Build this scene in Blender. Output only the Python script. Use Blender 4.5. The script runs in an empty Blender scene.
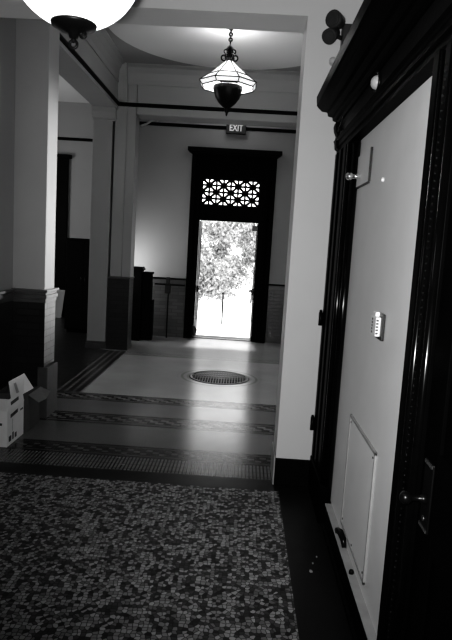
import bpy, bmesh, math, random
from mathutils import Vector, Matrix, Euler

C = bpy.context.scene.collection
sc = bpy.context.scene
PI = math.pi
rnd = random.Random(7)

# ------------------------------------------------------------------ materials
def new_mat(name):
    m = bpy.data.materials.new(name)
    m.use_nodes = True
    nt = m.node_tree
    return m, nt, nt.nodes['Principled BSDF']

def link(nt, a, b):
    nt.links.new(a, b)

def math_node(nt, op, a, b=None, c=None):
    n = nt.nodes.new('ShaderNodeMath'); n.operation = op
    for i, v in enumerate((a, b, c)):
        if v is None: continue
        if isinstance(v, (int, float)): n.inputs[i].default_value = v
        else: nt.links.new(v, n.inputs[i])
    return n.outputs[0]

def mix_val(nt, fac, a, b):
    n = nt.nodes.new('ShaderNodeMix'); n.data_type = 'FLOAT'
    for i, v in ((0, fac), (2, a), (3, b)):
        if isinstance(v, (int, float)): n.inputs[i].default_value = v
        else: nt.links.new(v, n.inputs[i])
    return n.outputs[0]

def world_pos(nt):
    g = nt.nodes.new('ShaderNodeNewGeometry')
    s = nt.nodes.new('ShaderNodeSeparateXYZ')
    nt.links.new(g.outputs['Position'], s.inputs[0])
    return g.outputs['Position'], s.outputs[0], s.outputs[1], s.outputs[2]

def noise(nt, scale, detail=3, vec=None):
    n = nt.nodes.new('ShaderNodeTexNoise')
    n.inputs['Scale'].default_value = scale
    n.inputs['Detail'].default_value = detail
    if vec is None:
        vec = world_pos(nt)[0]
    nt.links.new(vec, n.inputs['Vector'])
    return n.outputs[0]

def bump(nt, bsdf, h, strength=.2, dist=.01):
    b = nt.nodes.new('ShaderNodeBump')
    b.inputs['Strength'].default_value = strength
    b.inputs['Distance'].default_value = dist
    nt.links.new(h, b.inputs['Height'])
    nt.links.new(b.outputs[0], bsdf.inputs['Normal'])

def plain(name, v, rough=.6, var=.12, nscale=6, metal=0, coat=0, bmp=0, spec=None):
    m, nt, b = new_mat(name)
    n = noise(nt, nscale)
    val = math_node(nt, 'MULTIPLY', math_node(nt, 'ADD', math_node(nt, 'MULTIPLY', n, 2*var), 1-var), v)
    link(nt, val, b.inputs['Base Color'])
    b.inputs['Roughness'].default_value = rough
    b.inputs['Metallic'].default_value = metal
    b.inputs['Coat Weight'].default_value = coat
    if spec is not None: b.inputs['Specular IOR Level'].default_value = spec
    if bmp: bump(nt, b, noise(nt, 60, 4), bmp, .01)
    return m

def glow(name, v, strength):
    m, nt, b = new_mat(name)
    b.inputs['Base Color'].default_value = (v, v, v, 1)
    n = noise(nt, 3)
    link(nt, math_node(nt, 'ADD', math_node(nt, 'MULTIPLY', n, .1*strength), .95*strength), b.inputs['Emission Strength'])
    b.inputs['Emission Color'].default_value = (1, 1, 1, 1)
    b.inputs['Roughness'].default_value = .25
    return m

def brick_mat(name, v, mortar, rough=.3, w=.21, h=.062):
    m, nt, b = new_mat(name)
    p, x, y, z = world_pos(nt)
    cb = nt.nodes.new('ShaderNodeCombineXYZ')
    link(nt, math_node(nt, 'ADD', x, y), cb.inputs[0]); link(nt, z, cb.inputs[1])
    t = nt.nodes.new('ShaderNodeTexBrick')
    link(nt, cb.outputs[0], t.inputs['Vector'])
    t.inputs['Scale'].default_value = 1
    t.inputs['Brick Width'].default_value = w
    t.inputs['Row Height'].default_value = h
    t.inputs['Mortar Size'].default_value = .005
    t.inputs['Color1'].default_value = (v, v, v, 1)
    t.inputs['Color2'].default_value = (v*.7, v*.7, v*.7, 1)
    t.inputs['Mortar'].default_value = (mortar, mortar, mortar, 1)
    link(nt, t.outputs[0], b.inputs['Base Color'])
    b.inputs['Roughness'].default_value = rough
    bump(nt, b, math_node(nt, 'SUBTRACT', 1, t.outputs[1]), .5, .004)
    return m

M = {}
M['paint'] = plain('white_wall_paint', .60, .55, .05, 3, bmp=.06)
M['paint_left'] = plain('left_wall_paint', .30, .7, .04, 2)
M['paint_lobby'] = plain('lobby_wall_paint', .27, .6, .07, 2, bmp=.06)
M['paint_grey'] = plain('grey_wall_paint', .31, .65, .08, 2, bmp=.06)
M['paint_beam'] = plain('beam_paint', .26, .6, .08, 2, bmp=.05)
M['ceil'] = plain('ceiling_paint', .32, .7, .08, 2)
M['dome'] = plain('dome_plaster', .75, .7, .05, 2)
M['wood'] = plain('black_stained_wood', .0025, .4, .5, 9, bmp=.05, spec=.015)
M['gloss'] = plain('black_gloss_wood', .003, .17, .5, 9, spec=.25)
M['wood_dull'] = plain('dark_wood', .004, .5, .4, 9, bmp=.1, spec=.06)
M['wood_grey'] = plain('dark_wood_sheen', .012, .45, .4, 9, bmp=.1, spec=.05)
M['rail'] = plain('black_picture_rail', .003, .5, .3, 8, spec=.08)
M['board'] = plain('white_board_paint', .80, .45, .07, 5, bmp=.08)
M['hatch'] = plain('hatch_paint', .88, .42, .05, 5)
M['ledge'] = plain('ledge_paint', .32, .5, .25, 14)
M['iron'] = plain('black_iron', .006, .4, .3, 20, spec=.15)
M['grey_metal'] = plain('grey_metal', .045, .4, .3, 25)
M['dark_metal'] = plain('dark_metal', .006, .3, .3, 25, spec=.3)
M['brass'] = plain('tarnished_metal', .35, .25, .2, 25, metal=.9)
M['chrome'] = plain('bright_metal', .75, .15, .1, 25, metal=.9)
M['pale_metal'] = plain('pale_metal', .45, .4, .1, 25)
M['white_plastic'] = plain('white_plastic', .85, .4, .03, 20)
M['black_plastic'] = plain('black_plastic', .008, .4, .2, 20)
M['ink'] = plain('dark_ink', .05, .6, .2, 30)
M['globe'] = glow('opal_glass_globe', .9, 2.0)
M['shade'] = glow('leaded_glass_shade', .8, .75)
M['exit_face'] = plain('exit_sign_face', .02, .5, .2, 20)
M['exit_text'] = glow('exit_letters', .8, .12)
M['carton_white'] = plain('white_cardboard', .72, .7, .08, 20)
M['carton_brown'] = plain('brown_cardboard', .075, .75, .12, 20)
M['carton_flap_brown'] = plain('brown_cardboard_flap', .20, .75, .1, 20)
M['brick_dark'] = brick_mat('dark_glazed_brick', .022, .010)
M['brick_lit'] = brick_mat('lit_glazed_brick', .10, .03)  # lit copy of the dark brick, light from the lobby put into the colour
M['brick_far'] = brick_mat('far_glazed_brick', .03, .014)
M['brick_far_lit'] = brick_mat('lit_far_glazed_brick', .09, .05)  # lit copy of the far wainscot brick, side light put into the colour
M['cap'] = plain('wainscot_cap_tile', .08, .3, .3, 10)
M['cap_lit'] = plain('wainscot_cap_tile_lit', .10, .3, .3, 10)  # lit copy of the cap tile for the pier's right face
M['plinth'] = plain('stone_plinth', .06, .5, .3, 12)
M['path'] = plain('pale_concrete', .75, .8, .08, 4)
M['leaf'] = plain('leaf_green_grey', .37, .6, .35, 3)
M['bark'] = plain('tree_bark', .10, .8, .3, 10)
M['cabinet'] = plain('black_cabinet', .004, .6, .3, 6, spec=.1)
M['paper'] = plain('pale_sheet', .30, .7, .06, 6)

def floor_base(name, v, rough, var=.3):
    m, nt, b = new_mat(name)
    n = noise(nt, 110, 2)
    n2 = noise(nt, 1.6, 3)
    val = math_node(nt, 'MULTIPLY', math_node(nt, 'ADD', math_node(nt, 'MULTIPLY', n, 2*var), 1-var),
                    math_node(nt, 'MULTIPLY', math_node(nt, 'ADD', math_node(nt, 'MULTIPLY', n2, .5), .75), v))
    link(nt, val, b.inputs['Base Color'])
    link(nt, math_node(nt, 'ADD', math_node(nt, 'MULTIPLY', noise(nt, 9, 4), .12), rough-.06), b.inputs['Roughness'])
    bump(nt, b, noise(nt, 70, 2), .06, .004)
    return m, nt, b, val

def wire_val(m, nt, b, val):
    link(nt, val, b.inputs['Base Color'])

# near mosaic of irregular tesserae
m, nt, b = new_mat('mosaic_tesserae')
p, x, y, z = world_pos(nt)
wob = nt.nodes.new('ShaderNodeTexVoronoi'); wob.feature = 'F1'; wob.voronoi_dimensions = '2D'
wob.inputs['Scale'].default_value = 45; wob.inputs['Randomness'].default_value = .75
wob.distance = 'CHEBYCHEV'
edge = nt.nodes.new('ShaderNodeTexVoronoi'); edge.feature = 'DISTANCE_TO_EDGE'; edge.voronoi_dimensions = '2D'
edge.inputs['Scale'].default_value = 45; edge.inputs['Randomness'].default_value = .75
for n in (wob, edge): link(nt, p, n.inputs['Vector'])
wob.distance = 'EUCLIDEAN'
sp = nt.nodes.new('ShaderNodeSeparateColor'); link(nt, wob.outputs['Color'], sp.inputs[0])
r1, r2 = sp.outputs[0], sp.outputs[1]
light = math_node(nt, 'GREATER_THAN', math_node(nt, 'ADD', r1, math_node(nt, 'MULTIPLY', math_node(nt, 'SUBTRACT', noise(nt, 3, 2), .5), .5)), .40)
tone = mix_val(nt, light, math_node(nt, 'ADD', .016, math_node(nt, 'MULTIPLY', r2, .06)), math_node(nt, 'ADD', .13, math_node(nt, 'MULTIPLY', r2, .24)))
gro = math_node(nt, 'GREATER_THAN', edge.outputs['Distance'], .07)
wire_val(m, nt, b, mix_val(nt, gro, .018, tone))
b.inputs['Roughness'].default_value = .55
b.inputs['Specular IOR Level'].default_value = .3
bump(nt, b, edge.outputs['Distance'], .15, .003)
M['mosaic'] = m

M['black_border'] = floor_base('black_border_tile', .010, .42, .5)[0]
M['black_border'].node_tree.nodes['Principled BSDF'].inputs['Specular IOR Level'].default_value = .25

# terrazzo field with faint rings round the grille
GX, GY = -.21, 7.25
m, nt, b, val = floor_base('terrazzo_field', .40, .21, .45)
p, x, y, z = world_pos(nt)
dx = math_node(nt, 'SUBTRACT', x, GX); dy = math_node(nt, 'SUBTRACT', y, GY)
r = math_node(nt, 'SQRT', math_node(nt, 'ADD', math_node(nt, 'MULTIPLY', dx, dx), math_node(nt, 'MULTIPLY', dy, dy)))
ring = math_node(nt, 'GREATER_THAN', math_node(nt, 'SINE', math_node(nt, 'MULTIPLY', r, 2*PI/.075)), .25)
mask = math_node(nt, 'MULTIPLY', ring, math_node(nt, 'MULTIPLY', math_node(nt, 'LESS_THAN', r, .53), math_node(nt, 'GREATER_THAN', r, .38)))
wire_val(m, nt, b, mix_val(nt, math_node(nt, 'MULTIPLY', mask, .35), val, .05))
M['field'] = m
M['strip'] = floor_base('terrazzo_strip', .18, .2, .5)[0]
M['strip_near'] = floor_base('terrazzo_strip_near', .14, .22, .5)[0]
M['far_floor'] = floor_base('far_floor_tile', .26, .24, .2)[0]
M['side_floor'] = floor_base('side_room_floor', .03, .35, .3)[0]

# bars band
m, nt, b, val = floor_base('bar_band', .15, .25, .2)
p, x, y, z = world_pos(nt)
bar = math_node(nt, 'LESS_THAN', math_node(nt, 'FRACT', math_node(nt, 'MULTIPLY', x, 1/.027)), .42)
row = math_node(nt, 'LESS_THAN', math_node(nt, 'FRACT', math_node(nt, 'MULTIPLY', y, 1/.085)), .12)
wire_val(m, nt, b, mix_val(nt, math_node(nt, 'MAXIMUM', bar, math_node(nt, 'MULTIPLY', row, .5)), val, .02))
M['bars'] = m

# patterned key bands
def key_band(name, base, mark, y0, y1, share):
    m, nt, b, val = floor_base(name, base, .24, .3)
    p, x, y, z = world_pos(nt)
    v = math_node(nt, 'DIVIDE', math_node(nt, 'SUBTRACT', y, y0), y1-y0)
    inner = math_node(nt, 'MULTIPLY', math_node(nt, 'GREATER_THAN', v, .3), math_node(nt, 'LESS_THAN', v, .72))
    row = math_node(nt, 'FLOOR', math_node(nt, 'MULTIPLY', v, 7))
    sh = math_node(nt, 'ADD', math_node(nt, 'MULTIPLY', x, 1/.15), math_node(nt, 'MULTIPLY', row, .37))
    dash = math_node(nt, 'LESS_THAN', math_node(nt, 'FRACT', sh), share)
    line = math_node(nt, 'MULTIPLY', math_node(nt, 'GREATER_THAN', v, .12), math_node(nt, 'LESS_THAN', v, .2))
    line2 = math_node(nt, 'MULTIPLY', math_node(nt, 'GREATER_THAN', v, .8), math_node(nt, 'LESS_THAN', v, .88))
    f = math_node(nt, 'MAXIMUM', math_node(nt, 'MULTIPLY', inner, dash), math_node(nt, 'MULTIPLY', math_node(nt, 'MAXIMUM', line, line2), .6))
    wire_val(m, nt, b, mix_val(nt, f, val, mark))
    return m
M['key1'] = key_band('key_pattern_band_near', .02, .10, 4.31, 4.56, .32)
M['key2'] = key_band('key_pattern_band_mid', .035, .15, 5.08, 5.39, .5)
M['key3'] = key_band('key_pattern_band_far', .045, .19, 5.83, 6.10, .5)
M['key4'] = key_band('key_pattern_band_end', .22, .30, 8.35, 8.60, .5)

# lengthwise striped border
m, nt, b, val = floor_base('striped_border', .02, .32, .3)
p, x, y, z = world_pos(nt)
ln = math_node(nt, 'LESS_THAN', math_node(nt, 'FRACT', math_node(nt, 'MULTIPLY', math_node(nt, 'ADD', x, 10), 1/.085)), .38)
dsh = math_node(nt, 'GREATER_THAN', math_node(nt, 'FRACT', math_node(nt, 'MULTIPLY', y, 1/.12)), .12)
wire_val(m, nt, b, mix_val(nt, math_node(nt, 'MULTIPLY', ln, dsh), val, .17))
M['stripe_border'] = m

# ------------------------------------------------------------------ mesh helpers
def box(bm, x0, x1, y0, y1, z0, z1, mi=0):
    v = [bm.verts.new(q) for q in ((x0,y0,z0),(x1,y0,z0),(x1,y1,z0),(x0,y1,z0),(x0,y0,z1),(x1,y0,z1),(x1,y1,z1),(x0,y1,z1))]
    for f in ((0,3,2,1),(4,5,6,7),(0,1,5,4),(1,2,6,5),(2,3,7,6),(3,0,4,7)):
        fc = bm.faces.new([v[i] for i in f]); fc.material_index = mi
    return v

def quad(bm, pts, mi=0):
    f = bm.faces.new([bm.verts.new(p) for p in pts]); f.material_index = mi
    return f

def frame_of(d):
    d = Vector(d).normalized()
    a = Vector((0,0,1)) if abs(d.z) < .9 else Vector((1,0,0))
    u = d.cross(a).normalized(); w = d.cross(u).normalized()
    return u, w

def tube(bm, pts, rad, seg=10, mi=0, cap=True):
    pts = [Vector(p) for p in pts]
    rads = rad if isinstance(rad, (list, tuple)) else [rad]*len(pts)
    rings = []
    u = None
    for i, p in enumerate(pts):
        d = (pts[min(i+1, len(pts)-1)] - pts[max(i-1, 0)]).normalized()
        if u is None: u, w = frame_of(d)
        else:
            u = (u - d*u.dot(d)).normalized(); w = d.cross(u)
        rings.append([bm.verts.new(p + (u*math.cos(2*PI*k/seg) + w*math.sin(2*PI*k/seg))*rads[i]) for k in range(seg)])
    for a, b_ in zip(rings, rings[1:]):
        for k in range(seg):
            f = bm.faces.new((a[k], a[(k+1)%seg], b_[(k+1)%seg], b_[k])); f.material_index = mi; f.smooth = True
    if cap:
        for rg in (rings[0], rings[-1]):
            f = bm.faces.new(rg); f.material_index = mi

def lathe(bm, prof, c=(0,0,0), seg=32, mi=0, smooth=True, axis='z', phase=0):
    c = Vector(c); rings = []
    for r_, h in prof:
        rg = []
        for k in range(seg):
            a = 2*PI*k/seg + phase
            q = (r_*math.cos(a), r_*math.sin(a), h)
            if axis == 'x': q = (h, q[0], q[1])
            if axis == 'y': q = (q[0], h, q[1])
            rg.append(bm.verts.new(c + Vector(q)))
        rings.append(rg)
    for a, b_ in zip(rings, rings[1:]):
        for k in range(seg):
            f = bm.faces.new((a[k], a[(k+1)%seg], b_[(k+1)%seg], b_[k])); f.material_index = mi; f.smooth = smooth
    for rg, pr in ((rings[0], prof[0]), (rings[-1], prof[-1])):
        if pr[0] > 1e-4:
            try:
                f = bm.faces.new(rg); f.material_index = mi
            except ValueError: pass
    bmesh.ops.remove_doubles(bm, verts=bm.verts[:], dist=1e-6)

def sphere_prof(r_, n=16, a0=-PI/2, a1=PI/2, dz=0):
    return [(max(r_*math.cos(a0+(a1-a0)*i/n), 1e-5), r_*math.sin(a0+(a1-a0)*i/n)+dz) for i in range(n+1)]

def torus(bm, c, R, r_, normal=(0,1,0), seg=20, s2=8, mi=0, a0=0, a1=2*PI):
    u, w = frame_of(normal); c = Vector(c)
    full = abs(a1-a0-2*PI) < 1e-6
    pts = [c + (u*math.cos(a0+(a1-a0)*i/seg) + w*math.sin(a0+(a1-a0)*i/seg))*R for i in range(seg+1)]
    tube(bm, pts, r_, s2, mi, cap=not full)

def prism(bm, prof, axis, a0, a1, mi=0):
    """extrude a closed 2-d outline along an axis: axis y -> outline (x,z); axis x -> (y,z); axis z -> (x,y)"""
    def P(q, a):
        return {'y': (q[0], a, q[1]), 'x': (a, q[0], q[1]), 'z': (q[0], q[1], a)}[axis]
    A = [bm.verts.new(P(q, a0)) for q in prof]; B = [bm.verts.new(P(q, a1)) for q in prof]
    n = len(prof)
    for i in range(n):
        f = bm.faces.new((A[i], A[(i+1)%n], B[(i+1)%n], B[i])); f.material_index = mi
    for rg in (A, B):
        f = bm.faces.new(rg); f.material_index = mi

def obj(name, bm, mats, parent=None, bevel=0, origin=None):
    bmesh.ops.recalc_face_normals(bm, faces=bm.faces[:])
    org = Vector((0,0,0))
    if parent is not None:
        org = wpos(parent)
    if origin is None:
        origin = org
        local = Vector((0,0,0))
    else:
        origin = Vector(origin); local = origin - org
    bmesh.ops.translate(bm, verts=bm.verts[:], vec=-origin)
    me = bpy.data.meshes.new(name); bm.to_mesh(me); bm.free()
    for m_ in (mats if isinstance(mats, (list, tuple)) else [mats]): me.materials.append(m_)
    o = bpy.data.objects.new(name, me); C.objects.link(o)
    o.location = local
    if parent is not None: o.parent = parent
    if bevel:
        md = o.modifiers.new('bevel', 'BEVEL'); md.width = bevel; md.segments = 2; md.limit_method = 'ANGLE'
    return o

def wpos(o):
    v = Vector((0,0,0))
    while o is not None:
        v += o.location; o = o.parent
    return v

def thing(name, label, cat, loc, group=None):
    o = bpy.data.objects.new(name, None); C.objects.link(o)
    o.location = loc; o.empty_display_size = .1
    o['label'] = label; o['category'] = cat
    if group: o['group'] = group
    return o

def tag(o, label, cat, group=None):
    o['label'] = label; o['category'] = cat
    if group: o['group'] = group
    return o

def struct_root(name, loc):
    o = bpy.data.objects.new(name, None); C.objects.link(o)
    o.location = loc; o['kind'] = 'structure'
    return o

def struct(name, bm, mats, bevel=0):
    o = obj(name, bm, mats, bevel=bevel); o['kind'] = 'structure'
    return o

def sbox(name, mat, *b, bevel=0):
    bm = bmesh.new(); box(bm, *b); return struct(name, bm, mat, bevel)

def B(): return bmesh.new()

# ------------------------------------------------------------------ floor
xs = [-6, -2.06, -1.97, -1.65, .316, .34, .70, 1.02, 1.34, 1.6]
ys = [-1.6, 3.86, 4.05, 4.31, 4.56, 5.08, 5.39, 5.83, 6.10, 8.35, 8.60, 10.25, 12.2]
fm = ['mosaic', 'black_border', 'bars', 'key1', 'strip_near', 'key2', 'strip', 'key3', 'field', 'stripe_border', 'key4', 'far_floor', 'side_floor']
fi = {n: i for i, n in enumerate(fm)}
def floor_kind(x, y):
    if y < 3.86: return 'mosaic' if -2.06 < x < .34 else 'black_border'
    if x < -2.06 and y < 5.08: return 'side_floor'
    if y < 4.05: return 'black_border'
    if y < 4.31: return 'bars'
    if y < 4.56: return 'key1'
    if y > 8.60: return 'far_floor' if x > -2.06 else 'side_floor'
    if x < -1.97 and y > 5.39: return 'side_floor'
    if y < 5.08: return 'strip_near'
    if y < 5.39: return 'key2'
    if y < 5.83: return 'strip'
    if y < 6.10: return 'key3' if x > -1.97 else 'side_floor'
    if x < -1.65 or 1.02 < x < 1.34: return 'stripe_border'
    if y < 8.35: return 'field'
    return 'key4'
bm = B()
grid = {}
def gv(i, j):
    if (i, j) not in grid: grid[(i, j)] = bm.verts.new((xs[i], ys[j], 0))
    return grid[(i, j)]
for i in range(len(xs)-1):
    for j in range(len(ys)-1):
        cx, cy = (xs[i]+xs[i+1])/2, (ys[j]+ys[j+1])/2
        if cy > 10.25 and cx > -2.06: continue
        f = bm.faces.new((gv(i,j), gv(i+1,j), gv(i+1,j+1), gv(i,j+1)))
        f.material_index = fi[floor_kind(cx, cy)]
struct('floor', bm, [M[n] for n in fm])

# ------------------------------------------------------------------ near hall
PX = .316           # left edge of the right-hand pier
HZ = 3.14           # header soffit of the near opening
bm = B()            # right-hand pier, header over the opening and left return: one plastered wall
box(bm, PX, .80, 3.98, 4.28, .195, 3.7)
box(bm, -2.06, PX, 3.98, 4.28, HZ, 3.7)
struct('wall_near_opening', bm, M['paint'])
bm = B(); box(bm, PX-.004, .80, 3.965, 4.285, 0, .195)
struct('baseboard_near_opening', bm, M['wood_dull'], bevel=.004)
bm = B(); box(bm, PX-.012, PX-.004, 3.972, 4.275, .0, .21)
struct('trim_1', bm, M['ledge'])
sbox('wall_right', M['paint_grey'], .70, .80, -1.6, 3.98, 0, 3.7)
sbox('wall_behind_camera', M['paint_grey'], -2.2, .80, -1.7, -1.6, 0, 3.7)
sbox('ceiling', M['ceil'], -2.2, .80, -1.7, 5.45, 3.7, 3.8)
bm = B(); box(bm, -2.2, -2.03, -1.6, 5.145, 0, 3.7)
struct('wall_left', bm, M['paint_left'])
bm = B(); box(bm, -2.03, -2.018, -1.6, 5.12, 0, 1.06); struct('trim_2', bm, M['brick_dark'])
bm = B(); prism(bm, [(-2.03,1.06),(-2.01,1.06),(-2.005,1.1),(-2.0,1.13),(-1.985,1.145),(-1.985,1.165),(-2.03,1.165)], 'y', -1.6, 5.10)
struct('trim_3', bm, M['cap'])

# left pier of the lobby, glazed brick below, plaster shaft above
pr = struct_root('pillar', (-1.9, 5.28, 0))
bm = B(); box(bm, -2.07, -1.745, 5.15, 5.42, 1.16, 3.64)
obj('shaft', bm, M['paint_grey'], pr, bevel=.006)
bm = B()
box(bm, -2.07, -1.735, 5.14, 5.43, 0, 1.06)
bm.faces.ensure_lookup_table()
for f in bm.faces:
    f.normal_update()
    if f.normal.x > .5: f.material_index = 1  # right face takes the lit brick copy, its brightness is painted
obj('brick_wainscot', bm, [M['brick_dark'], M['brick_lit']], pr)
bm = B()
for d, z0, z1 in ((.012, 1.05, 1.085), (.022, 1.085, 1.12), (.014, 1.12, 1.145), (.03, 1.145, 1.17)):
    box(bm, -2.08, -1.74+d, 5.145-d, 5.425+d, z0, z1)
bm.faces.ensure_lookup_table()
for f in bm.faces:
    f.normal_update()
    if f.normal.x > .5: f.material_index = 1  # right side takes the lit cap copy
obj('wainscot_cap', bm, [M['cap'], M['cap_lit']], pr, bevel=.004)
bm = B(); box(bm, -1.79, -1.695, 5.125, 5.42, 0, .47)
obj('plinth_block', bm, M['plinth'], pr, bevel=.006)

# ------------------------------------------------------------------ lobby
LX, LX2, RX = -1.93, -2.27, 1.33
sbox('wall_lobby_front_beam', M['paint_beam'], LX2, 1.6, 5.20, 5.50, 3.63, 4.3)
sbox('wall_lobby_left_beam', M['paint_beam'], LX2, LX, 5.50, 8.70, 3.51, 4.3)
sbox('wall_lobby_right', M['paint_lobby'], RX, 1.6, 4.28, 10.25, 0, 4.3)
bm = B(); box(bm, -1.66, RX, 8.70, 9.08, 3.455, 4.3); struct('wall_lobby_far_beam', bm, M['paint_beam'])
bm = B()            # front corner piers under the far beam
box(bm, -1.97, -1.80, 8.70, 9.0, 1.10, 4.3)
box(bm, -1.80, -1.67, 8.715, 9.0, 1.10, 4.3)
struct('wall_lobby_far_pier', bm, M['paint_beam'], bevel=.006)
bm = B(); box(bm, -1.992, -1.67, 8.68, 9.01, 0, 1.075); struct('trim_4', bm, M['brick_far'])
bm = B(); box(bm, -1.994, -1.66, 8.665, 9.02, 1.075, 1.10); struct('trim_5', bm, M['cap'], bevel=.004)
# square column at the end of the left beam
cr = struct_root('column', (-2.12, 8.85, 0))
bm = B(); box(bm, LX2-.02, -2.005, 8.70, 9.0, .10, 3.36); obj('shaft', bm, M['paint_beam'], cr, bevel=.006)
bm = B()
box(bm, LX2-.04, -1.99, 8.675, 9.02, 0, .075); box(bm, LX2-.03, -1.995, 8.688, 9.01, .075, .11)
obj('base', bm, M['plinth'], cr, bevel=.005)
bm = B()
prism(bm, [(8.70,3.34),(8.69,3.36),(8.66,3.37),(8.63,3.41),(8.60,3.44),(8.58,3.51),(9.0,3.51),(9.0,3.34)], 'x', LX2-.02, -1.95)
obj('capital', bm, M['paint_beam'], cr)

# cove cornices above the rail
def cove(z0, z1, d):
    return [(0, z0), (d*.10, z0), (d*.12, z0+(z1-z0)*.25), (d*.30, z0+(z1-z0)*.6), (d*.62, z0+(z1-z0)*.85), (d, z1-.012), (d, z1), (0, z1)]
bm = B()
prism(bm, [(8.70 - u, v) for u, v in cove(3.86, 4.12, .12)], 'x', LX, RX)
struct('trim_6', bm, M['paint_beam'])
bm = B()
prism(bm, [(LX + u, v) for u, v in cove(3.86, 4.12, .12)], 'y', 5.5, 8.70)
struct('trim_7', bm, M['paint_beam'])
bm = B()            # the curved bracket in the corner
prism(bm, [(8.70, 3.62), (8.66, 3.62), (8.65, 3.80), (8.62, 3.88), (8.56, 3.98), (8.53, 4.06), (8.53, 4.12), (8.70, 4.12)], 'x', -1.93, -1.80)
struct('trim_8', bm, M['paint_beam'])

# lobby ceiling with a round opening into a shallow dome
DX, DY, DR = -.30, 7.17, 1.46
CZ = 4.12
bm = B()
N = 64
x0, x1, y0, y1 = LX2, 1.6, 5.2, 9.0
cir = []; out = []
for k in range(N):
    a = 2*PI*k/N
    c, s = math.cos(a), math.sin(a)
    cir.append(bm.verts.new((DX+DR*c, DY+DR*s, CZ)))
    ts = []
    if c > 1e-9: ts.append((x1-DX)/c)
    if c < -1e-9: ts.append((x0-DX)/c)
    if s > 1e-9: ts.append((y1-DY)/s)
    if s < -1e-9: ts.append((y0-DY)/s)
    t = min(ts)
    out.append(bm.verts.new((DX+t*c, DY+t*s, CZ)))
for k in range(N):
    bm.faces.new((cir[k], cir[(k+1)%N], out[(k+1)%N], out[k]))
struct('ceiling_lobby', bm, M['ceil'])
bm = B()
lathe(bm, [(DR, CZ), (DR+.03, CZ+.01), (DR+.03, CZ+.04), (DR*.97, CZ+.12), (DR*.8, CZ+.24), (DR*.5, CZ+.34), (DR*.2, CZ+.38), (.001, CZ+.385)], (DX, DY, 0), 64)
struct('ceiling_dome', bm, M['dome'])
sbox('ceiling_passage', M['ceil'], -2.3, 1.6, 9.0, 10.3, 4.2, 4.3)

# picture rails
def rail_x(n, x0, x1, y, z, d=.03):
    bm = B(); prism(bm, [(y, z), (y-d, z+.008), (y-d, z+.03), (y-d*.6, z+.05), (y, z+.055)], 'x', x0, x1)
    struct('trim_%d' % n, bm, M['rail'])
rail_x(9, LX, RX, 8.70, 3.555)
bm = B(); prism(bm, [(LX, 3.555), (LX+.03, 3.563), (LX+.03, 3.585), (LX+.018, 3.605), (LX, 3.61)], 'y', 5.5, 8.70)
struct('trim_10', bm, M['rail'])
rail_x(11, -2.2, RX, 10.25, 3.605, .035)
rail_x(12, -6, -2.3, 12.0, 3.56, .04)

# vestibule / far wall with the door opening
bm = B()
DL, DRr, DH = -.83, .30, 2.82
box(bm, -2.3, DL, 10.25, 10.55, 0, 4.3)
box(bm, DRr, 1.6, 10.25, 10.55, 0, 4.3)
box(bm, DL, DRr, 10.25, 10.55, DH, 4.3)
struct('wall_far', bm, M['paint_lobby'])
bm = B()
box(bm, -2.2, -.97, 10.235, 10.25, 0, 1.01)
struct('trim_13', bm, M['brick_far_lit'])  # light behind the railing painted as a paler brick
bm = B(); box(bm, .47, RX, 10.235, 10.25, 0, 1.01); struct('trim_16', bm, M['brick_dark'])
bm = B()
box(bm, -2.2, -.97, 10.225, 10.25, 1.01, 1.04); box(bm, .47, RX, 10.225, 10.25, 1.01, 1.04)
struct('trim_14', bm, M['rail'])
bm = B(); box(bm, -2.3, -2.2, 9.0, 12.0, 0, 4.3); struct('wall_passage_left', bm, M['paint_lobby'])

# side room to the left
sbox('wall_side_room_back', M['paint_lobby'], -6.1, -2.2, 12.0, 12.15, 0, 4.3)
sbox('wall_side_room_left', M['paint_lobby'], -6.1, -6.0, 5.0, 12.1, 0, 4.3)
sbox('wall_side_room_front', M['paint_lobby'], -6.1, -2.2, 5.02, 5.12, 0, 4.3)
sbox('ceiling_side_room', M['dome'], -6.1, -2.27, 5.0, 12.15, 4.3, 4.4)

# ------------------------------------------------------------------ exit doorway (door_1)
d1 = struct_root('door_1', (-.26, 10.2, 0))
bm = B()
# casing legs and head
prism(bm, [(-.97,10.25),(-.97,10.19),(-.95,10.175),(-.90,10.18),(-.86,10.20),(-.83,10.205),(-.83,10.25)], 'z', 0, 3.17)
prism(bm, [(.47,10.25),(.47,10.19),(.45,10.175),(.40,10.18),(.35,10.20),(.30,10.205),(.30,10.25)], 'z', 0, 3.17)
box(bm, -.97, .47, 10.19, 10.25, 2.80, 3.17)
obj('casing', bm, M['wood'], d1)
bm = B()
for d, z0, z1 in ((.02, 3.17, 3.19), (.05, 3.19, 3.215), (.075, 3.215, 3.275)):
    box(bm, -.97-d, .47+d, 10.19-d, 10.25, z0, z1)
obj('crown', bm, M['wood_dull'], d1, bevel=.004)
bm = B()            # inner frame: jambs, mullion and transom bars
box(bm, -.83, -.80, 10.25, 10.45, 0, 2.82)
box(bm, .22, .30, 10.25, 10.45, 0, 2.82)
box(bm, -.80, .22, 10.25, 10.38, 2.07, 2.335)
box(bm, -.80, .22, 10.25, 10.38, 2.785, 2.82)
obj('inner_frame', bm, M['wood'], d1)
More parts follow.
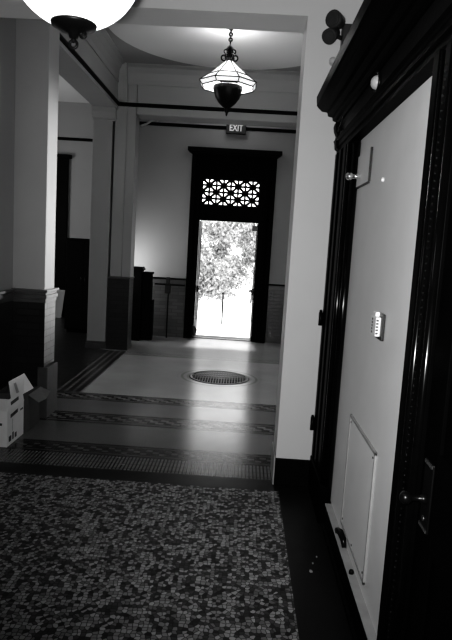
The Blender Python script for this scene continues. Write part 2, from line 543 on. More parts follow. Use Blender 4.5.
# pierced lattice in the transom
bm = B()
GX0, GX1, GZ0, GZ1 = -.785, .212, 2.335, 2.785
cw, chh = (GX1-GX0)/4, (GZ1-GZ0)/2
def bar(bm, a, b_, w, y0, y1):
    a, b_ = Vector((a[0], 0, a[1])), Vector((b_[0], 0, b_[1]))
    d = (b_-a).normalized(); n = Vector((-d.z, 0, d.x))*w/2
    vs = []
    for yy in (y0, y1):
        for q in (a-n, b_-n, b_+n, a+n):
            vs.append(bm.verts.new((q.x, yy, q.z)))
    for f in ((0,1,2,3),(7,6,5,4),(0,4,5,1),(1,5,6,2),(2,6,7,3),(3,7,4,0)):
        bm.faces.new([vs[i] for i in f])
for i in range(5):
    bar(bm, (GX0+i*cw, GZ0), (GX0+i*cw, GZ1), .036, 10.30, 10.33)
for j in range(3):
    bar(bm, (GX0, GZ0+j*chh), (GX1, GZ0+j*chh), .036, 10.30, 10.33)
for i in range(4):
    for j in range(2):
        cx, cz = GX0+(i+.5)*cw, GZ0+(j+.5)*chh
        hw, hh = cw/2, chh/2
        bar(bm, (cx-hw, cz-hh), (cx+hw, cz+hh), .044, 10.301, 10.329)
        bar(bm, (cx-hw, cz+hh), (cx+hw, cz-hh), .044, 10.302, 10.328)
        bar(bm, (cx-hw, cz), (cx+hw, cz), .036, 10.303, 10.327)
        bar(bm, (cx, cz-hh), (cx, cz+hh), .036, 10.304, 10.326)
        lathe(bm, [(.04, -.014), (.04, .014)], (cx, 10.315, cz), 12, axis='y')
obj('transom_lattice', bm, M['rail'], d1)
bm = B(); box(bm, -.80, .22, 10.25, 10.55, -.005, .018); obj('threshold', bm, M['dark_metal'], d1, bevel=.004)
# two leaves standing open outward
def leaf(sx, xf):
    bm = B()
    a, b_ = (xf-.022, xf+.022)
    y0, y1 = 10.46, 10.95
    box(bm, a, b_, y0, y0+.10, .02, 2.06); box(bm, a, b_, y1-.10, y1, .02, 2.06)
    box(bm, a, b_, y0+.10, y1-.10, .02, .28); box(bm, a, b_, y0+.10, y1-.10, 1.93, 2.06); box(bm, a, b_, y0+.10, y1-.10, .86, 1.02)
    lf = obj('door_leaf', bm, M['wood_dull'], d1)
    bm = B()
    s = sx
    tube(bm, [(xf+s*.02, y0+.03, .86), (xf+s*.085, y0+.03, .86), (xf+s*.085, y1-.05, .86), (xf+s*.02, y1-.05, .86)], .016, 8)
    box(bm, min(xf+s*.02, xf+s*.05), max(xf+s*.02, xf+s*.05), y0+.005, y0+.055, .80, .92)
    obj('panic_bar', bm, M['dark_metal'], lf)
    bm = B(); box(bm, a+.012, b_-.012, y0+.10, y1-.10, .28, .86); box(bm, a+.012, b_-.012, y0+.10, y1-.10, 1.02, 1.93)
    obj('panel', bm, M['wood_dull'], lf)
leaf(1, -.815); leaf(-1, .232)
bm = B(); box(bm, .12, .22, 10.22, 10.30, 1.93, 2.02); tube(bm, [(.15, 10.25, 2.02), (.15, 10.27, 2.07)], .01, 8)
obj('door_closer', bm, M['dark_metal'], d1, bevel=.006)
bm = B()            # rubber holder at the foot of the left jamb
tube(bm, [(-.80, 10.24, .05), (-.80, 10.20, .09), (-.79, 10.17, .16), (-.80, 10.17, .24)], [.035, .05, .06, .03], 10)
obj('door_holder', bm, M['black_plastic'], d1)

# side-room door casing on the back wall (door_3)
d3 = struct_root('door_3', (-4.2, 12, 0))
bm = B()
box(bm, -3.86, -3.62, 11.93, 12.0, 0, 3.20); box(bm, -5.0, -4.76, 11.93, 12.0, 0, 3.20); box(bm, -4.76, -3.86, 11.93, 12.0, 2.9, 3.20)
obj('casing', bm, M['rail'], d3, bevel=.006)
bm = B(); box(bm, -5.06, -3.565, 11.89, 12.0, 3.20, 3.27); obj('crown', bm, M['rail'], d3, bevel=.006)
bm = B(); box(bm, -4.76, -3.86, 11.96, 12.0, 0, 2.9); box(bm, -4.65, -4.36, 11.945, 11.96, .2, 1.3); box(bm, -4.26, -3.97, 11.945, 11.96, .2, 1.3)
obj('door_leaf', bm, M['wood_dull'], d3)

# ------------------------------------------------------------------ right wall: great wooden door surround (door_2)
d2 = struct_root('door_2', (.6, 2.9, 0))
WX = .56
bm = B()            # fluted far casing, facing the hall and the camera
prof = [(.70, 3.965), (WX, 3.965), (WX, 3.90), (WX+.012, 3.885), (WX+.012, 3.83), (WX, 3.815), (WX, 3.74), (WX+.012, 3.725), (WX+.012, 3.66), (WX, 3.645), (WX, 3.56),
        (WX+.008, 3.54), (WX, 3.52), (WX+.004, 3.48), (WX+.02, 3.46), (WX+.03, 3.44), (WX+.045, 3.435), (.70, 3.43)]
prism(bm, prof, 'z', .24, 2.285)
obj('casing', bm, M['wood'], d2, bevel=.003)
for bx_, by_, br_, z0 in ((.600, 3.430, .024, .24), (.571, 3.475, .016, .24), (.583, 1.967, .015, 0), (.570, 1.874, .012, 0), (.575, 1.772, .014, 0)):
    bm = B(); lathe(bm, [(br_, z0), (br_, 2.27)], (bx_, by_, 0), 24); obj('bead_rod', bm, M['gloss'], d2)
bm = B(); box(bm, WX-.008, .70, 3.425, 3.963, 0, .24); obj('casing_plinth', bm, M['wood'], d2, bevel=.008)
bm = B()            # near casing
prof = [(.70, 1.975), (.60, 1.975), (.575, 1.97), (WX, 1.955), (WX, 1.90), (WX+.012, 1.89), (WX+.012, 1.85), (WX, 1.84), (WX, 1.79), (WX+.018, 1.775), (WX+.02, 1.755), (.70, 1.75)]
prism(bm, prof, 'z', 0, 2.285)
obj('casing', bm, M['wood'], d2, bevel=.003)
bm = B()            # architrave with stepped mouldings
prism(bm, [(.70,2.285),(.565,2.285),(.565,2.315),(.556,2.318),(.556,2.345),(.548,2.35),(.54,2.365),(.548,2.375),(.70,2.375)], 'y', .4, 3.965)
obj('architrave', bm, M['wood'], d2)
bm = B(); box(bm, .562, .70, .4, 3.965, 2.375, 2.47); obj('frieze', bm, M['wood_grey'], d2)
bm = B()            # heavy projecting cornice
prism(bm, [(.70,2.47),(.552,2.47),(.545,2.488),(.525,2.495),(.52,2.515),(.492,2.522),(.485,2.545),(.45,2.55),(.437,2.562),(.425,2.572),(.415,2.585),(.412,2.61),(.41,2.64),(.70,2.66)], 'y', .4, 3.962)
obj('cornice', bm, M['wood'], d2)
bm = B()            # scroll consoles below the cornice
for yy in (3.86,):
    prism(bm, [(.562,2.30),(.548,2.31),(.542,2.35),(.548,2.39),(.535,2.42),(.53,2.45),(.535,2.47),(.562,2.47)], 'y', yy, yy+.08)
obj('console', bm, M['wood'], d2)
for zz in (1.20, .47):
    bm = B(); tube(bm, [(.545, 3.945, zz-.045), (.545, 3.945, zz+.045)], .013, 10); lathe(bm, sphere_prof(.011, 6), (.545, 3.945, zz+.052), 8); obj('hinge', bm, M['iron'], d2)
# the near door leaf with its lock plate and knob
lf = None
bm = B()
y0, y1 = .80, 1.745
box(bm, .60, .64, y0, y1, .01, 2.28)
box(bm, .588, .60, y0, y0+.12, .01, 2.28); box(bm, .588, .60, y1-.13, y1, .01, 2.28)
for z0, z1 in ((.01, .25), (.80, 1.10), (2.15, 2.28)):
    box(bm, .588, .60, y0+.12, y1-.13, z0, z1)
lf = obj('door_leaf', bm, M['wood'], d2, bevel=.002)
bm = B(); box(bm, .581, .588, 1.632, 1.706, .85, 1.06); 
lock = obj('lock_plate', bm, M['iron'], lf, bevel=.003)
bm = B()
box(bm, .578, .582, 1.636, 1.702, 1.048, 1.058); box(bm, .578, .582, 1.636, 1.702, .852, .862)
lathe(bm, [(.008, -.003), (.008, .0)], (.581, 1.669, .885), 10, axis='x')
obj('plate_edge', bm, M['brass'], lock)
bm = B()
lathe(bm, [(.016, .0), (.013, -.012), (.008, -.018), (.008, -.04), (.014, -.046), (.019, -.056), (.019, -.066), (.011, -.074), (.001, -.076)], (.581, 1.669, .945), 16, axis='x')
obj('knob', bm, M['dark_metal'], lock)
bm = B()            # bead row along the near casing
for i in range(84):
    zz = .35 + i*.0225
    lathe(bm, sphere_prof(.0035, 4), (.558, 1.815, zz), 6)
obj('bead_moulding', bm, M['dark_metal'], d2)

# dark plinth board with a lit top ledge under the white board
bm = B(); box(bm, .585, .70, 1.98, 3.36, 0, .142); 
prism(bm, [(.585,.0),(.572,.0),(.572,.02),(.585,.03)], 'y', 1.98, 3.36)
struct('baseboard_right', bm, M['wood_dull'], bevel=.003)
bm = B(); box(bm, .582, .625, 1.98, 3.385, .142, .150); struct('trim_15', bm, M['ledge'], bevel=.002)

# white board filling the doorway
wb = thing('white_board', 'tall white painted board filling the dark wooden doorway on the right', 'wall panel', (.63, 2.7, .15))
bm = B(); box(bm, .622, .66, 1.96, 3.45, .15, 2.36); obj('board', bm, M['board'], wb)
bm = B(); box(bm, .614, .622, 2.44, 3.0, .225, .80); ht = obj('access_hatch', bm, M['hatch'], wb, bevel=.002)
ht['label'] = 'small raised white access hatch low on the board'
bm = B()
for a in ((2.425, 2.44, .21, .815), (3.0, 3.015, .21, .815)):
    box(bm, .611, .622, *a)
for a in ((.21, .225), (.80, .815)):
    box(bm, .611, .622, 2.425, 3.015, *a)
obj('hatch_frame', bm, M['ledge'], ht, bevel=.002)
for yy, zz in ((2.46, .78), (2.98, .78), (2.46, .25), (2.98, .25), (2.72, .24)):
    bm = B(); lathe(bm, [(.005, -.003), (.006, 0)], (.614, yy, zz), 8, axis='x'); obj('screw', bm, M['dark_metal'], ht)
bm = B(); lathe(bm, [(.001, -.012), (.009, -.009), (.012, 0)], (.622, 2.78, 1.995), 12, axis='x'); obj('peg', bm, M['white_plastic'], wb)

# thermostat on the board
th = thing('thermostat', 'small white wall thermostat with dark surround on the white board', 'thermostat', (.622, 2.55, 1.35))
bm = B(); box(bm, .608, .6215, 2.495, 2.615, 1.285, 1.40); obj('back_plate', bm, M['black_plastic'], th, bevel=.003)
bm = B(); box(bm, .585, .608, 2.515, 2.62, 1.30, 1.385); cv = obj('cover', bm, M['white_plastic'], th, bevel=.004)
bm = B(); box(bm, .588, .608, 2.545, 2.595, 1.385, 1.405); obj('top_cap', bm, M['white_plastic'], th, bevel=.003)
bm = B()
for k in range(5):
    box(bm, .5842, .5852, 2.568, 2.588, 1.31+k*.014, 1.319+k*.014)
obj('dial_marks', bm, M['ink'], cv)
bm = B()
for k in range(5):
    box(bm, .587, .597, 2.514, 2.5152, 1.311+k*.014, 1.318+k*.014)
obj('dial_marks', bm, M['ink'], cv)

# strike plate / latch on the board's top corner
lt = thing('latch_plate', 'pale metal latch plate with a shiny bolt at the white board top corner', 'latch', (.622, 3.26, 2.02))
bm = B(); box(bm, .612, .6215, 3.08, 3.42, 2.02, 2.19); obj('plate', bm, M['board'], lt, bevel=.002)
bm = B(); box(bm, .610, .621, 3.068, 3.08, 2.02, 2.19); box(bm, .609, .621, 3.08, 3.40, 2.012, 2.02); obj('plate_shadow_line', bm, M['black_plastic'], lt)  # dark strips draw the shadow line at the plate's near and lower edges
bm = B()
tube(bm, [(.612, 3.30, 2.07), (.56, 3.32, 2.07)], .014, 10); lathe(bm, sphere_prof(.022, 8), (.555, 3.32, 2.07), 12)
obj('bolt', bm, M['chrome'], lt)

# dark stop and a small stud on the ledge
st = B(); tube(st, [(.60, 3.02, .15), (.598, 3.01, .17), (.60, 2.95, .19), (.605, 2.88, .185), (.61, 2.86, .15)], [.012, .016, .018, .016, .012], 8)
o = obj('cable_clip', st, M['dark_metal'], None, origin=(.60, 2.94, .15)); tag(o, 'dark bent cable clip lying on the ledge below the access hatch', 'clip')
st = B(); lathe(st, [(.012, 0), (.012, .012), (.006, .02), (.001, .022)], (.602, 2.62, .15), 10)
o = obj('stud', st, M['iron'], None, origin=(.602, 2.62, .15)); tag(o, 'tiny dark stud on the ledge nearer than the bent clip', 'stud')
# chips of plaster dropped on the black floor border
chips = [(.47, 2.95, .006), (.452, 2.87, .010), (.50, 3.02, .005)]
lab = ['plaster chip on the black floor border, between the largest chip and the smallest', 'largest pale plaster chip on the black floor border', 'smallest plaster chip on the black border, nearest the baseboard']
for (cx, cy, r_), lb in zip(chips, lab):
    bm = B()
    pts = [(cx+r_*math.cos(a)*rnd.uniform(.6, 1.2), cy+r_*1.5*math.sin(a)*rnd.uniform(.6, 1.2)) for a in [2*PI*k/6 for k in range(6)]]
    prism(bm, pts, 'z', .0005, .005)
    o = obj('plaster_chip', bm, M['paper'], None, origin=(cx, cy, 0)); tag(o, lb, 'chip', 'plaster chips on the floor')

# emergency lamp with two heads above the cornice
em = thing('emergency_light', 'dark twin-headed emergency light on the wall above the cornice', 'light', (.54, 3.97, 2.98))
bm = B(); box(bm, .535, .61, 3.90, 3.98, 2.93, 3.08); obj('housing', bm, M['grey_metal'], em, bevel=.01)
def head(c, d, r_, L):
    bm = B(); c = Vector(c); d = Vector(d).normalized()
    tube(bm, [c - d*L*.5, c - d*L*.35, c + d*L*.2, c + d*L*.5], [r_*.55, r_*.85, r_, r_*1.05], 18)
    h = obj('lamp_head', bm, M['grey_metal'], em)
    bm = B(); tube(bm, [c + d*L*.49, c + d*L*.54], [r_*.85, r_*.8], 18); obj('lens', bm, M['grey_metal'], h)
    bm = B(); tube(bm, [c, Vector((.54, 3.93, c.z+.0))], .014, 8); obj('bracket', bm, M['grey_metal'], h)
head((.487, 3.86, 3.075), (-.55, -.75, -.05), .05, .10)
head((.465, 3.86, 2.995), (-.5, -.7, -.6), .045, .10)
# pale hook on the wall
hk = B(); lathe(hk, [(.018, 0), (.018, -.006), (.01, -.02), (.016, -.035), (.024, -.05), (.018, -.066), (.001, -.072)], (.492, 3.98, 2.86), 14, axis='y')
o = obj('wall_hook', hk, M['pale_metal'], None, origin=(.492, 3.98, 2.86)); tag(o, 'small pale round hook on the wall below the emergency light', 'hook')
# round white alarm on the frieze
al = thing('alarm_bell', 'small round shiny alarm bell under the wooden cornice', 'alarm', (.562, 2.78, 2.42))
bm = B(); lathe(bm, [(.032, 0), (.032, -.01), (.027, -.024), (.016, -.034), (.001, -.037)], (.562, 2.78, 2.422), 24, axis='x'); obj('dome', bm, M['pale_metal'], al)
bm = B(); lathe(bm, [(.042, 0), (.042, -.008), (.036, -.012), (.032, -.008)], (.562, 2.78, 2.422), 24, axis='x'); obj('ring', bm, M['dark_metal'], al)
bm = B(); lathe(bm, sphere_prof(.010, 6), (.553, 2.78, 2.462), 10); obj('cap', bm, M['dark_metal'], al)
# loop of cable below the cornice
bm = B()
pts = [(.552, 3.90, 2.50), (.55, 3.90, 2.45)]
for k in range(13):
    a = PI + PI*k/12
    pts.append((.55, 3.82 + .085*math.cos(a)*-1*-1, 2.40 + .045*math.sin(a)))
pts += [(.55, 3.73, 2.45), (.552, 3.72, 2.50)]
tube(bm, pts, .005, 6)
o = obj('cable_loop', bm, M['black_plastic'], None, origin=(.55, 3.82, 2.42)); tag(o, 'thin black cable hanging in a loop below the far end of the cornice', 'cable')

# ------------------------------------------------------------------ globe pendant
gx, gy, gz, gr = -.539, 1.80, 2.455, .197
gp = thing('globe_pendant', 'large white opal globe pendant with black finial, in front of the left pier', 'pendant light', (gx, gy, gz))
bm = B(); lathe(bm, sphere_prof(gr, 32), (gx, gy, gz), 48); obj('globe', bm, M['globe'], gp)
bm = B()
lathe(bm, [(.001, -.17), (.063, -.178), (.067, -.186), (.064, -.194), (.04, -.206), (.016, -.214), (.012, -.226), (.001, -.228)], (gx, gy, gz), 28)
obj('bottom_cap', bm, M['iron'], gp)
bm = B()
torus(bm, (gx, gy, gz-.243), .011, .0045, (0, 1, 0)); lathe(bm, sphere_prof(.008, 6), (gx, gy, gz-.232), 10)
torus(bm, (gx+.028, gy, gz-.216), .008, .004, (0, 1, 0))
obj('pull_ring', bm, M['iron'], gp)
bm = B()
lathe(bm, [(.09, .19), (.085, .22), (.05, .25), (.02, .27), (.012, .30), (.012, 1.20), (.05, 1.215), (.07, 1.245)], (gx, gy, gz), 24)
obj('stem', bm, M['iron'], gp)

# ------------------------------------------------------------------ leaded glass pendant in the lobby
lx, ly = -.30, 7.05
lp = thing('leaded_glass_pendant', 'conical white leaded glass pendant with dark bowl hanging from the lobby dome', 'pendant light', (lx, ly, 3.5))
NS = 8
ph = PI/8
prof = [(.03, 3.765), (.235, 3.585), (.345, 3.505), (.31, 3.46)]
bm = B(); lathe(bm, prof, (lx, ly, 0), NS, smooth=False, phase=ph)
for f in [f for f in bm.faces if len(f.verts) == NS]: bm.faces.remove(f)
obj('shade', bm, M['shade'], lp)
bm = B()
for k in range(NS):
    a = 2*PI*k/NS + ph
    tube(bm, [(lx+(r_+.002)*math.cos(a), ly+(r_+.002)*math.sin(a), z_) for r_, z_ in prof], .007, 6)
for r_, z_ in prof[1:]:
    ps = [(lx+(r_+.002)*math.cos(2*PI*k/NS+ph), ly+(r_+.002)*math.sin(2*PI*k/NS+ph), z_) for k in range(NS+1)]
    tube(bm, ps, .007, 6)
obj('lead_came', bm, M['iron'], lp)
bm = B(); lathe(bm, [(.165, 3.475), (.172, 3.465), (.165, 3.42), (.14, 3.35), (.10, 3.29), (.055, 3.25), (.03, 3.235), (.022, 3.215), (.03, 3.20), (.014, 3.18), (.010, 3.155), (.001, 3.14)], (lx, ly, 0), 24)
obj('bowl', bm, M['iron'], lp)
bm = B()
lathe(bm, [(.045, 3.755), (.05, 3.765), (.03, 3.775), (.022, 3.80), (.04, 3.83), (.03, 3.86), (.05, 3.885), (.03, 3.91), (.012, 3.93), (.001, 3.935)], (lx, ly, 0), 16)
for k in range(6):
    a = PI*k/3
    torus(bm, (lx+.065*math.cos(a), ly+.065*math.sin(a), 3.79), .03, .010, (-math.sin(a), math.cos(a), 0), 14, 6)
    torus(bm, (lx+.045*math.cos(a), ly+.045*math.sin(a), 3.86), .022, .008, (-math.sin(a), math.cos(a), 0), 14, 6)
obj('scroll_crown', bm, M['iron'], lp)
bm = B()
zz = 3.94
k = 0
while zz < 4.47:
    torus(bm, (lx, ly, zz+.02), .018, .010, (0, 1, 0) if k % 2 else (1, 0, 0), 12, 6); zz += .03; k += 1
obj('chain', bm, M['iron'], lp)
bm = B(); lathe(bm, [(.015, 4.44), (.06, 4.465), (.08, 4.50)], (lx, ly, 0), 16); obj('canopy', bm, M['iron'], lp)

# ------------------------------------------------------------------ exit sign
ex = thing('exit_sign', 'dark EXIT sign with pale letters above the far doorway', 'sign', (-.255, 10.2, 3.52))
bm = B(); box(bm, -.42, -.09, 10.13, 10.21, 3.525, 3.70); obj('housing', bm, M['exit_face'], ex, bevel=.006)
fc = bpy.data.curves.new('exit_letters', 'FONT'); fc.body = 'EXIT'; fc.size = .15; fc.align_x = 'CENTER'; fc.align_y = 'CENTER'; fc.extrude = .004; fc.offset = .003
fo = bpy.data.objects.new('exit_letters_curve', fc); C.objects.link(fo)
bpy.context.view_layer.update()
me = bpy.data.meshes.new_from_object(fo.evaluated_get(bpy.context.evaluated_depsgraph_get()))
bpy.data.objects.remove(fo)
me.transform(Matrix.Diagonal((.74, 1, 1, 1))); me.transform(Matrix.Rotation(PI/2, 4, 'X'))
me.materials.clear(); me.materials.append(M['exit_text'])
lo = bpy.data.objects.new('letters', me); C.objects.link(lo); lo.parent = ex
lo.location = Vector((-.255, 10.126, 3.612)) - ex.location
# pale conduit elbow beside the sign's rail
bm = B(); tube(bm, [(-1.86, 10.20, 3.58), (-1.76, 10.19, 3.62), (-1.68, 10.19, 3.675), (-1.60, 10.20, 3.70), (-1.585, 10.2, 3.67)], .018, 8)
o = obj('wall_mounted_conduit', bm, M['pale_metal'], None, origin=(-1.70, 10.24, 3.62)); tag(o, 'short pale conduit elbow at the left end of the far picture rail', 'conduit')

# ------------------------------------------------------------------ floor grille
fg = thing('floor_grille', 'round black iron floor grille set in the lobby terrazzo', 'floor grille', (GX, GY, 0))
R_ = .375
bm = B(); lathe(bm, [(R_-.03, .0005), (R_-.03, .006), (R_, .006), (R_+.008, .0005)], (GX, GY, 0), 56); obj('rim', bm, M['iron'], fg)
bm = B(); lathe(bm, [(R_-.03, .0006), (.001, .0008)], (GX, GY, 0), 40); obj('pit', bm, M['black_plastic'], fg)
bm = B()
for i in range(-10, 11):
    u = i*.033
    h = math.sqrt(max((R_-.03)**2 - u*u, 0))
    if h > .03: box(bm, GX+u-.0055, GX+u+.0055, GY-h, GY+h, .001, .006)
for i in (-2, -1, 0, 1, 2):
    u = i*.11; h = math.sqrt(max((R_-.03)**2 - u*u, 0))
    box(bm, GX-h, GX+h, GY+u-.006, GY+u+.006, .001, .0055)
obj('grate_bars', bm, M['iron'], fg)

# ------------------------------------------------------------------ cartons by the pier
cb = thing('cardboard_carton', 'white printed cardboard carton with open flap beside the brick pier', 'box', (-1.89, 4.52, 0))
X0, X1, Y0, Y1, H = -2.03, -1.74, 4.34, 4.68, .285
bm = B(); t = .006
box(bm, X0, X1, Y0, Y1, 0, t)
box(bm, X0, X1, Y0, Y0+t, t, H); box(bm, X0, X1, Y1-t, Y1, t, H)
box(bm, X0, X0+t, Y0+t, Y1-t, t, H); box(bm, X1-t, X1, Y0+t, Y1-t, t, H)
# printed marks
def mark(y0, y1, z0, z1, sl=0):
    quad(bm, [(X1+.001, y0, z0), (X1+.001, y1, z0+sl), (X1+.001, y1, z1+sl), (X1+.001, y0, z1)], 1)
mark(4.40, 4.55, .215, .245, .01); mark(4.60, 4.66, .22, .235); mark(4.37, 4.42, .03, .075); mark(4.44, 4.47, .03, .09); mark(4.49, 4.53, .03, .07); mark(4.44, 4.445, .10, .20)
for a in ((-1.98, -1.78, .17, .19), (-1.95, -1.80, .20, .206), (-1.96, -1.86, .12, .14)):
    quad(bm, [(a[0], Y0-.001, a[2]), (a[1], Y0-.001, a[2]), (a[1], Y0-.001, a[3]), (a[0], Y0-.001, a[3])], 1)
obj('carton_body', bm, [M['carton_white'], M['ink']], cb)
def slab(bm, pts, t=.005, mi=0):
    pts = [Vector(p) for p in pts]
    n = (pts[1]-pts[0]).cross(pts[2]-pts[0]).normalized()*t/2
    A = [bm.verts.new(p+n) for p in pts]; Bv = [bm.verts.new(p-n) for p in pts]
    k = len(pts)
    for i in range(k):
        f = bm.faces.new((A[i], A[(i+1)%k], Bv[(i+1)%k], Bv[i])); f.material_index = mi
    f = bm.faces.new(A); f.material_index = mi
    f = bm.faces.new(Bv[::-1]); f.material_index = mi
bm = B()
slab(bm, [(X1, Y0, H-.002), (X1, Y1, H-.002), (-1.752, Y1-.01, .365), (-1.752, Y0+.01, .365)])
quad(bm, [(-1.7405, 4.41, .315), (-1.7405, 4.57, .322), (-1.7435, 4.57, .35), (-1.7435, 4.41, .343)], 1)
obj('carton_flap', bm, [M['carton_white'], M['ink']], cb)
bm = B()
slab(bm, [(-1.755, 4.45, .345), (-1.742, 4.67, .345), (-1.69, 4.76, .375), (-1.735, 4.67, .515), (-1.75, 4.38, .51)])
quad(bm, [(-1.741, 4.52, .385), (-1.734, 4.56, .385), (-1.738, 4.50, .48), (-1.742, 4.46, .48)], 1)
obj('carton_flap', bm, [M['carton_white'], M['ledge']], cb)

c2 = thing('cardboard_box', 'brown cardboard box with one flap folded out, behind the white carton', 'box', (-1.88, 4.92, 0))
X0, X1, Y0, Y1, H = -2.02, -1.73, 4.76, 5.05, .31
bm = B()
box(bm, X0, X1, Y0, Y1, 0, t)
box(bm, X0, X1, Y0, Y0+t, t, H); box(bm, X0, X1, Y1-t, Y1, t, H)
box(bm, X0, X0+t, Y0+t, Y1-t, t, H); box(bm, X1-t, X1, Y0+t, Y1-t, t, H)
obj('box_body', bm, M['carton_brown'], c2)
bm = B(); slab(bm, [(X1, Y0, H), (X1, Y1, H), (X1+.12, Y1-.10, H-.005), (X1+.15, Y0+.0, H-.02), (X1+.13, Y0-.13, H-.02)]); fl_ = obj('box_flap', bm, M['carton_flap_brown'], c2)

# ------------------------------------------------------------------ dark newel, rails, extinguisher at the far left
nw = thing('newel_post', 'tall dark square newel post at the left of the far wall', 'newel post', (-1.72, 9.7, 0))
bm = B(); box(bm, -1.86, -1.645, 9.58, 9.80, 0, 1.17); obj('shaft', bm, M['wood_dull'], nw, bevel=.006)
bm = B(); box(bm, -1.88, -1.625, 9.56, 9.82, 1.17, 1.20); box(bm, -1.87, -1.635, 9.57, 9.81, 1.20, 1.225); obj('cap', bm, M['wood_dull'], nw, bevel=.006)
nw = thing('newel_post', 'shorter dark post joined by rails, in front of the taller newel', 'newel post', (-1.56, 9.78, 0))
bm = B(); box(bm, -1.64, -1.50, 9.70, 9.86, 0, 1.11); box(bm, -1.50, -1.46, 9.72, 9.84, 0, .68); obj('shaft', bm, M['wood_dull'], nw, bevel=.006)
bm = B(); box(bm, -1.644, -1.485, 9.685, 9.875, 1.11, 1.145); obj('cap', bm, M['wood_dull'], nw, bevel=.006)
hr = thing('stair_railing', 'black two-bar railing running along the far brick wainscot', 'railing', (-1.25, 10.1, 0))
bm = B(); box(bm, -1.50, -.975, 10.08, 10.115, 1.02, 1.05); obj('rail', bm, M['iron'], hr)
bm = B(); box(bm, -1.50, -.975, 10.085, 10.11, .915, .945); obj('rail', bm, M['iron'], hr)
bm = B(); tube(bm, [(-1.26, 10.097, 0), (-1.26, 10.097, .93)], .012, 8); obj('post', bm, M['iron'], hr)
fx = thing('hanging_box', 'small dark box hanging on the black railing', 'box', (-1.265, 10.07, .78))
bm = B(); box(bm, -1.315, -1.22, 10.03, 10.078, .78, .93); obj('body', bm, M['black_plastic'], fx, bevel=.01)
bm = B(); box(bm, -1.30, -1.235, 10.045, 10.078, .93, 1.06); obj('hanger', bm, M['black_plastic'], fx, bevel=.006)
wp = thing('wall_outlet', 'small pale outlet plate on the dark wainscot right of the doorway', 'outlet', (.52, 10.23, .85))
bm = B(); box(bm, .485, .555, 10.222, 10.235, .80, .905); obj('plate', bm, M['grey_metal'], wp, bevel=.003)
for z0 in (.865, .812):
    bm = B(); box(bm, .505, .535, 10.219, 10.222, z0, z0+.022); obj('socket', bm, M['black_plastic'], wp)

# side room contents
cbn = thing('tall_cabinet', 'tall black cabinet standing in the side room behind the column', 'cabinet', (-2.75, 10.2, 0))
bm = B(); box(bm, -3.03, -2.40, 10.0, 10.5, .06, 1.60); box(bm, -3.0, -2.43, 10.03, 10.5, 0, .06); obj('carcass', bm, M['cabinet'], cbn, bevel=.004)
bm = B(); box(bm, -3.05, -2.38, 9.98, 10.52, 1.60, 1.63); obj('top', bm, M['cabinet'], cbn, bevel=.004)
for a, b_ in ((-3.02, -2.72), (-2.71, -2.41)):
    bm = B(); box(bm, a, b_, 9.98, 10.0, .08, 1.58); dd = obj('cabinet_door', bm, M['cabinet'], cbn, bevel=.003)
    hx = b_-.03 if a < -2.9 else a+.03
    bm = B(); tube(bm, [(hx, 9.978, .85), (hx, 9.955, .86), (hx, 9.955, .98), (hx, 9.978, .99)], .006, 8); obj('handle', bm, M['dark_metal'], dd)
ps = B(); slab(ps, [(-4.05, 11.70, 0), (-3.62, 11.72, 0), (-3.60, 11.88, .56), (-4.05, 11.86, .56)], .01)
o = obj('leaning_sheet', ps, M['paper'], None, origin=(-3.83, 11.72, 0)); tag(o, 'pale grey sheet leaning at the foot of the dark side-room casing', 'board')

# ------------------------------------------------------------------ outside
bm = B(); quad(bm, [(-14, 10.55, -.02), (14, 10.55, -.02), (14, 40, -.02), (-14, 40, -.02)]); struct('ground', bm, M['path'])
hp = thing('handrail_post', 'slim dark handrail post standing outside the open doorway', 'post', (-.385, 12.5, -.02))
bm = B(); tube(bm, [(-.375, 12.5, -.02), (-.382, 12.5, .62)], .018, 8); obj('pole', bm, M['iron'], hp)
bm = B(); lathe(bm, sphere_prof(.032, 8, dz=.64), (-.382, 12.5, 0), 12); obj('knob', bm, M['iron'], hp)

def tree(cx, cy, base, blobs, nleaf, label, seed, trunk_r=.07):
    r = random.Random(seed)
    t = thing('tree', label, 'tree', (cx, cy, -.02), 'trees outside the doorway')
    bm = B()
    tube(bm, [(cx, cy, -.02), (cx+.05, cy, base*.6), (cx-.04, cy, base+.3), (cx, cy, base+.8)], [trunk_r, trunk_r*.8, trunk_r*.6, trunk_r*.3], 8)
    for bx_, by_, bz_, br_ in blobs:
        tube(bm, [(cx, cy, base*.9), ((cx+bx_)/2, (cy+by_)/2, (base+bz_)/2+.1), (bx_, by_, bz_)], [trunk_r*.5, trunk_r*.3, trunk_r*.12], 6)
    obj('trunk', bm, M['bark'], t)
    bm = B()
    for i in range(nleaf):
        bx_, by_, bz_, br_ = r.choice(blobs)
        d = Vector((r.gauss(0, 1), r.gauss(0, 1), r.gauss(0, 1))).normalized() * br_ * (r.random()**.5)
        p = Vector((bx_, by_, bz_)) + d
        if p.z < .02: continue
        L = r.uniform(.045, .10); W = L*.55
        e = Euler((r.uniform(-1.2, 1.2), r.uniform(-1.2, 1.2), r.uniform(0, 6.28))).to_matrix()
        quad(bm, [p + e @ Vector(q) for q in ((-L, 0, 0), (0, -W, .02), (L, 0, 0), (0, W, .02))])
    obj('foliage', bm, M['leaf'], t)
tree(-1.6, 16.5, .9, [(-1.25, 16.2, 2.1, .45), (-.75, 16.3, 2.05, .40), (-1.1, 16.3, 1.35, .42), (-1.0, 16.1, .9, .3), (-.6, 16.4, 1.5, .28), (-.9, 16.0, .55, .3), (-1.2, 16.0, .4, .3), (-.5, 16.2, 2.0, .4), (-.7, 16.1, 1.0, .5), (-.75, 16.0, .45, .4)], 2500, 'leafy tree at the left of the open doorway view', 3, .035)
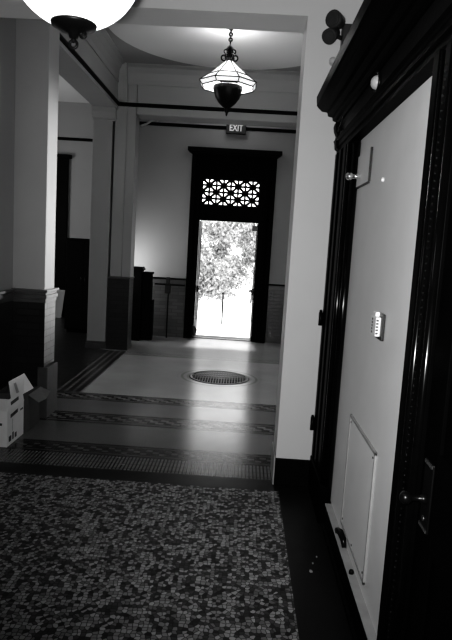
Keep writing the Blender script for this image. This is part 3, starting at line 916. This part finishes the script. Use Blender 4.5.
tree(.3, 17.6, 1.2, [(.1, 17.5, 2.1, .5), (-.45, 17.6, 2.25, .35), (-.2, 17.5, 1.9, .3), (-.25, 17.3, 1.1, .33), (.2, 17.5, 1.35, .28), (-.5, 17.4, .75, .3), (.0, 17.4, .9, .5), (.3, 17.4, 1.9, .4), (-.35, 17.2, .5, .4)], 2200, 'leafy tree at the right of the open doorway view', 5, .03)
tree(-.6, 21.0, 1.5, [(-.9, 21, 2.3, .5), (-.1, 21, 2.3, .5), (-.5, 20.8, 2.2, .4), (-1.2, 21, 1.9, .5), (.1, 21, 1.7, .4), (-.5, 21, 1.0, .6)], 1300, 'farther tree seen between the two nearer trees', 9, .03)

# ------------------------------------------------------------------ light
w = bpy.data.worlds.new('sky'); sc.world = w; w.use_nodes = True
bg = w.node_tree.nodes['Background']
bg.inputs[0].default_value = (1, 1, 1, 1); bg.inputs[1].default_value = 3.6

def lamp(name, kind, loc, energy, size=.1, aim=None, sy=None, spot=None, blend=.5):
    l = bpy.data.lights.new(name, kind); l.energy = energy
    if kind == 'AREA':
        l.size = size
        if sy: l.shape = 'RECTANGLE'; l.size_y = sy
    else: l.shadow_soft_size = size
    if spot: l.spot_size = math.radians(spot); l.spot_blend = blend
    o = bpy.data.objects.new(name, l); C.objects.link(o); o.location = loc
    if aim is not None:
        o.rotation_euler = (Vector(aim)-Vector(loc)).to_track_quat('-Z', 'Y').to_euler()
    return o
lamp('camera_flash', 'SPOT', (-.05, .05, 1.68), 330, .02, (.5, 4, 1.75), spot=95, blend=.9)
sn = lamp('sun', 'SUN', (0, 14, 8), 10, aim=(0, 14-8*math.tan(math.radians(27)), 0)); sn.data.angle = math.radians(8)
lamp('lobby_pendant_lamp', 'POINT', (lx, ly, 3.44), 28, .12)
lamp('lobby_up_light', 'POINT', (lx, ly, 3.86), 14, .16)
lamp('pier_side_fill', 'SPOT', (1.2, 8.5, 2.0), 1150, .12, (-1.74, 5.35, 1.8), spot=34, blend=.7)  # added spot that brightens the left pier's right face, no window there
lamp('passage_side_fill', 'AREA', (-2.12, 9.6, 1.2), 16, .4, (-1.3, 10.25, 1.0), sy=.7)  # added area lamp, stands in for unseen side light on the far wall
lamp('passage_ambient_fill', 'POINT', (-.3, 9.6, 4.0), 7, .2)  # added ambient fill for the far wall, no ceiling fixture here
lamp('side_room_fill', 'AREA', (-5.9, 9.0, 2.2), 95, 1.6, (-2.5, 9.6, 3.2), sy=2.0)  # added area lamp brightening the closed side room, no window there

# ------------------------------------------------------------------ camera (vanishing points measured in the photograph)
f_px = 586.
P = (226., 320.)
V1 = (244., 247.)
roll = math.radians(3.4)
Y = Vector((V1[0]-P[0], V1[1]-P[1], f_px)).normalized()
hx = Vector((math.cos(roll), math.sin(roll), 0))
X = (hx - Y*hx.dot(Y)).normalized()
Z = -X.cross(Y)
if Z.y > 0: Z = -Z
# rows of Rw: world axes in image-camera coordinates (x right, y down, z forward)
Rw = Matrix((X, Y, Z))
flip = Matrix(((1,0,0),(0,-1,0),(0,0,-1)))
cam = bpy.data.cameras.new('camera'); co = bpy.data.objects.new('camera', cam); C.objects.link(co)
cam.sensor_fit = 'VERTICAL'; cam.sensor_height = 36; cam.lens = f_px*36/640
cam.clip_start = .02
mw = (Rw @ flip).to_4x4(); mw.translation = Vector((0, 0, 1.65))
co.matrix_world = mw
sc.camera = co

sc.view_settings.view_transform = 'Standard'
sc.view_settings.look = 'None'
sc.view_settings.exposure = 0
sc.view_settings.gamma = 1
vs = sc.view_settings
vs.use_curve_mapping = True
cm = vs.curve_mapping
cv_ = cm.curves[3]
cv_.points.new(.02, .008)
cv_.points.new(.12, .105)
cm.update()
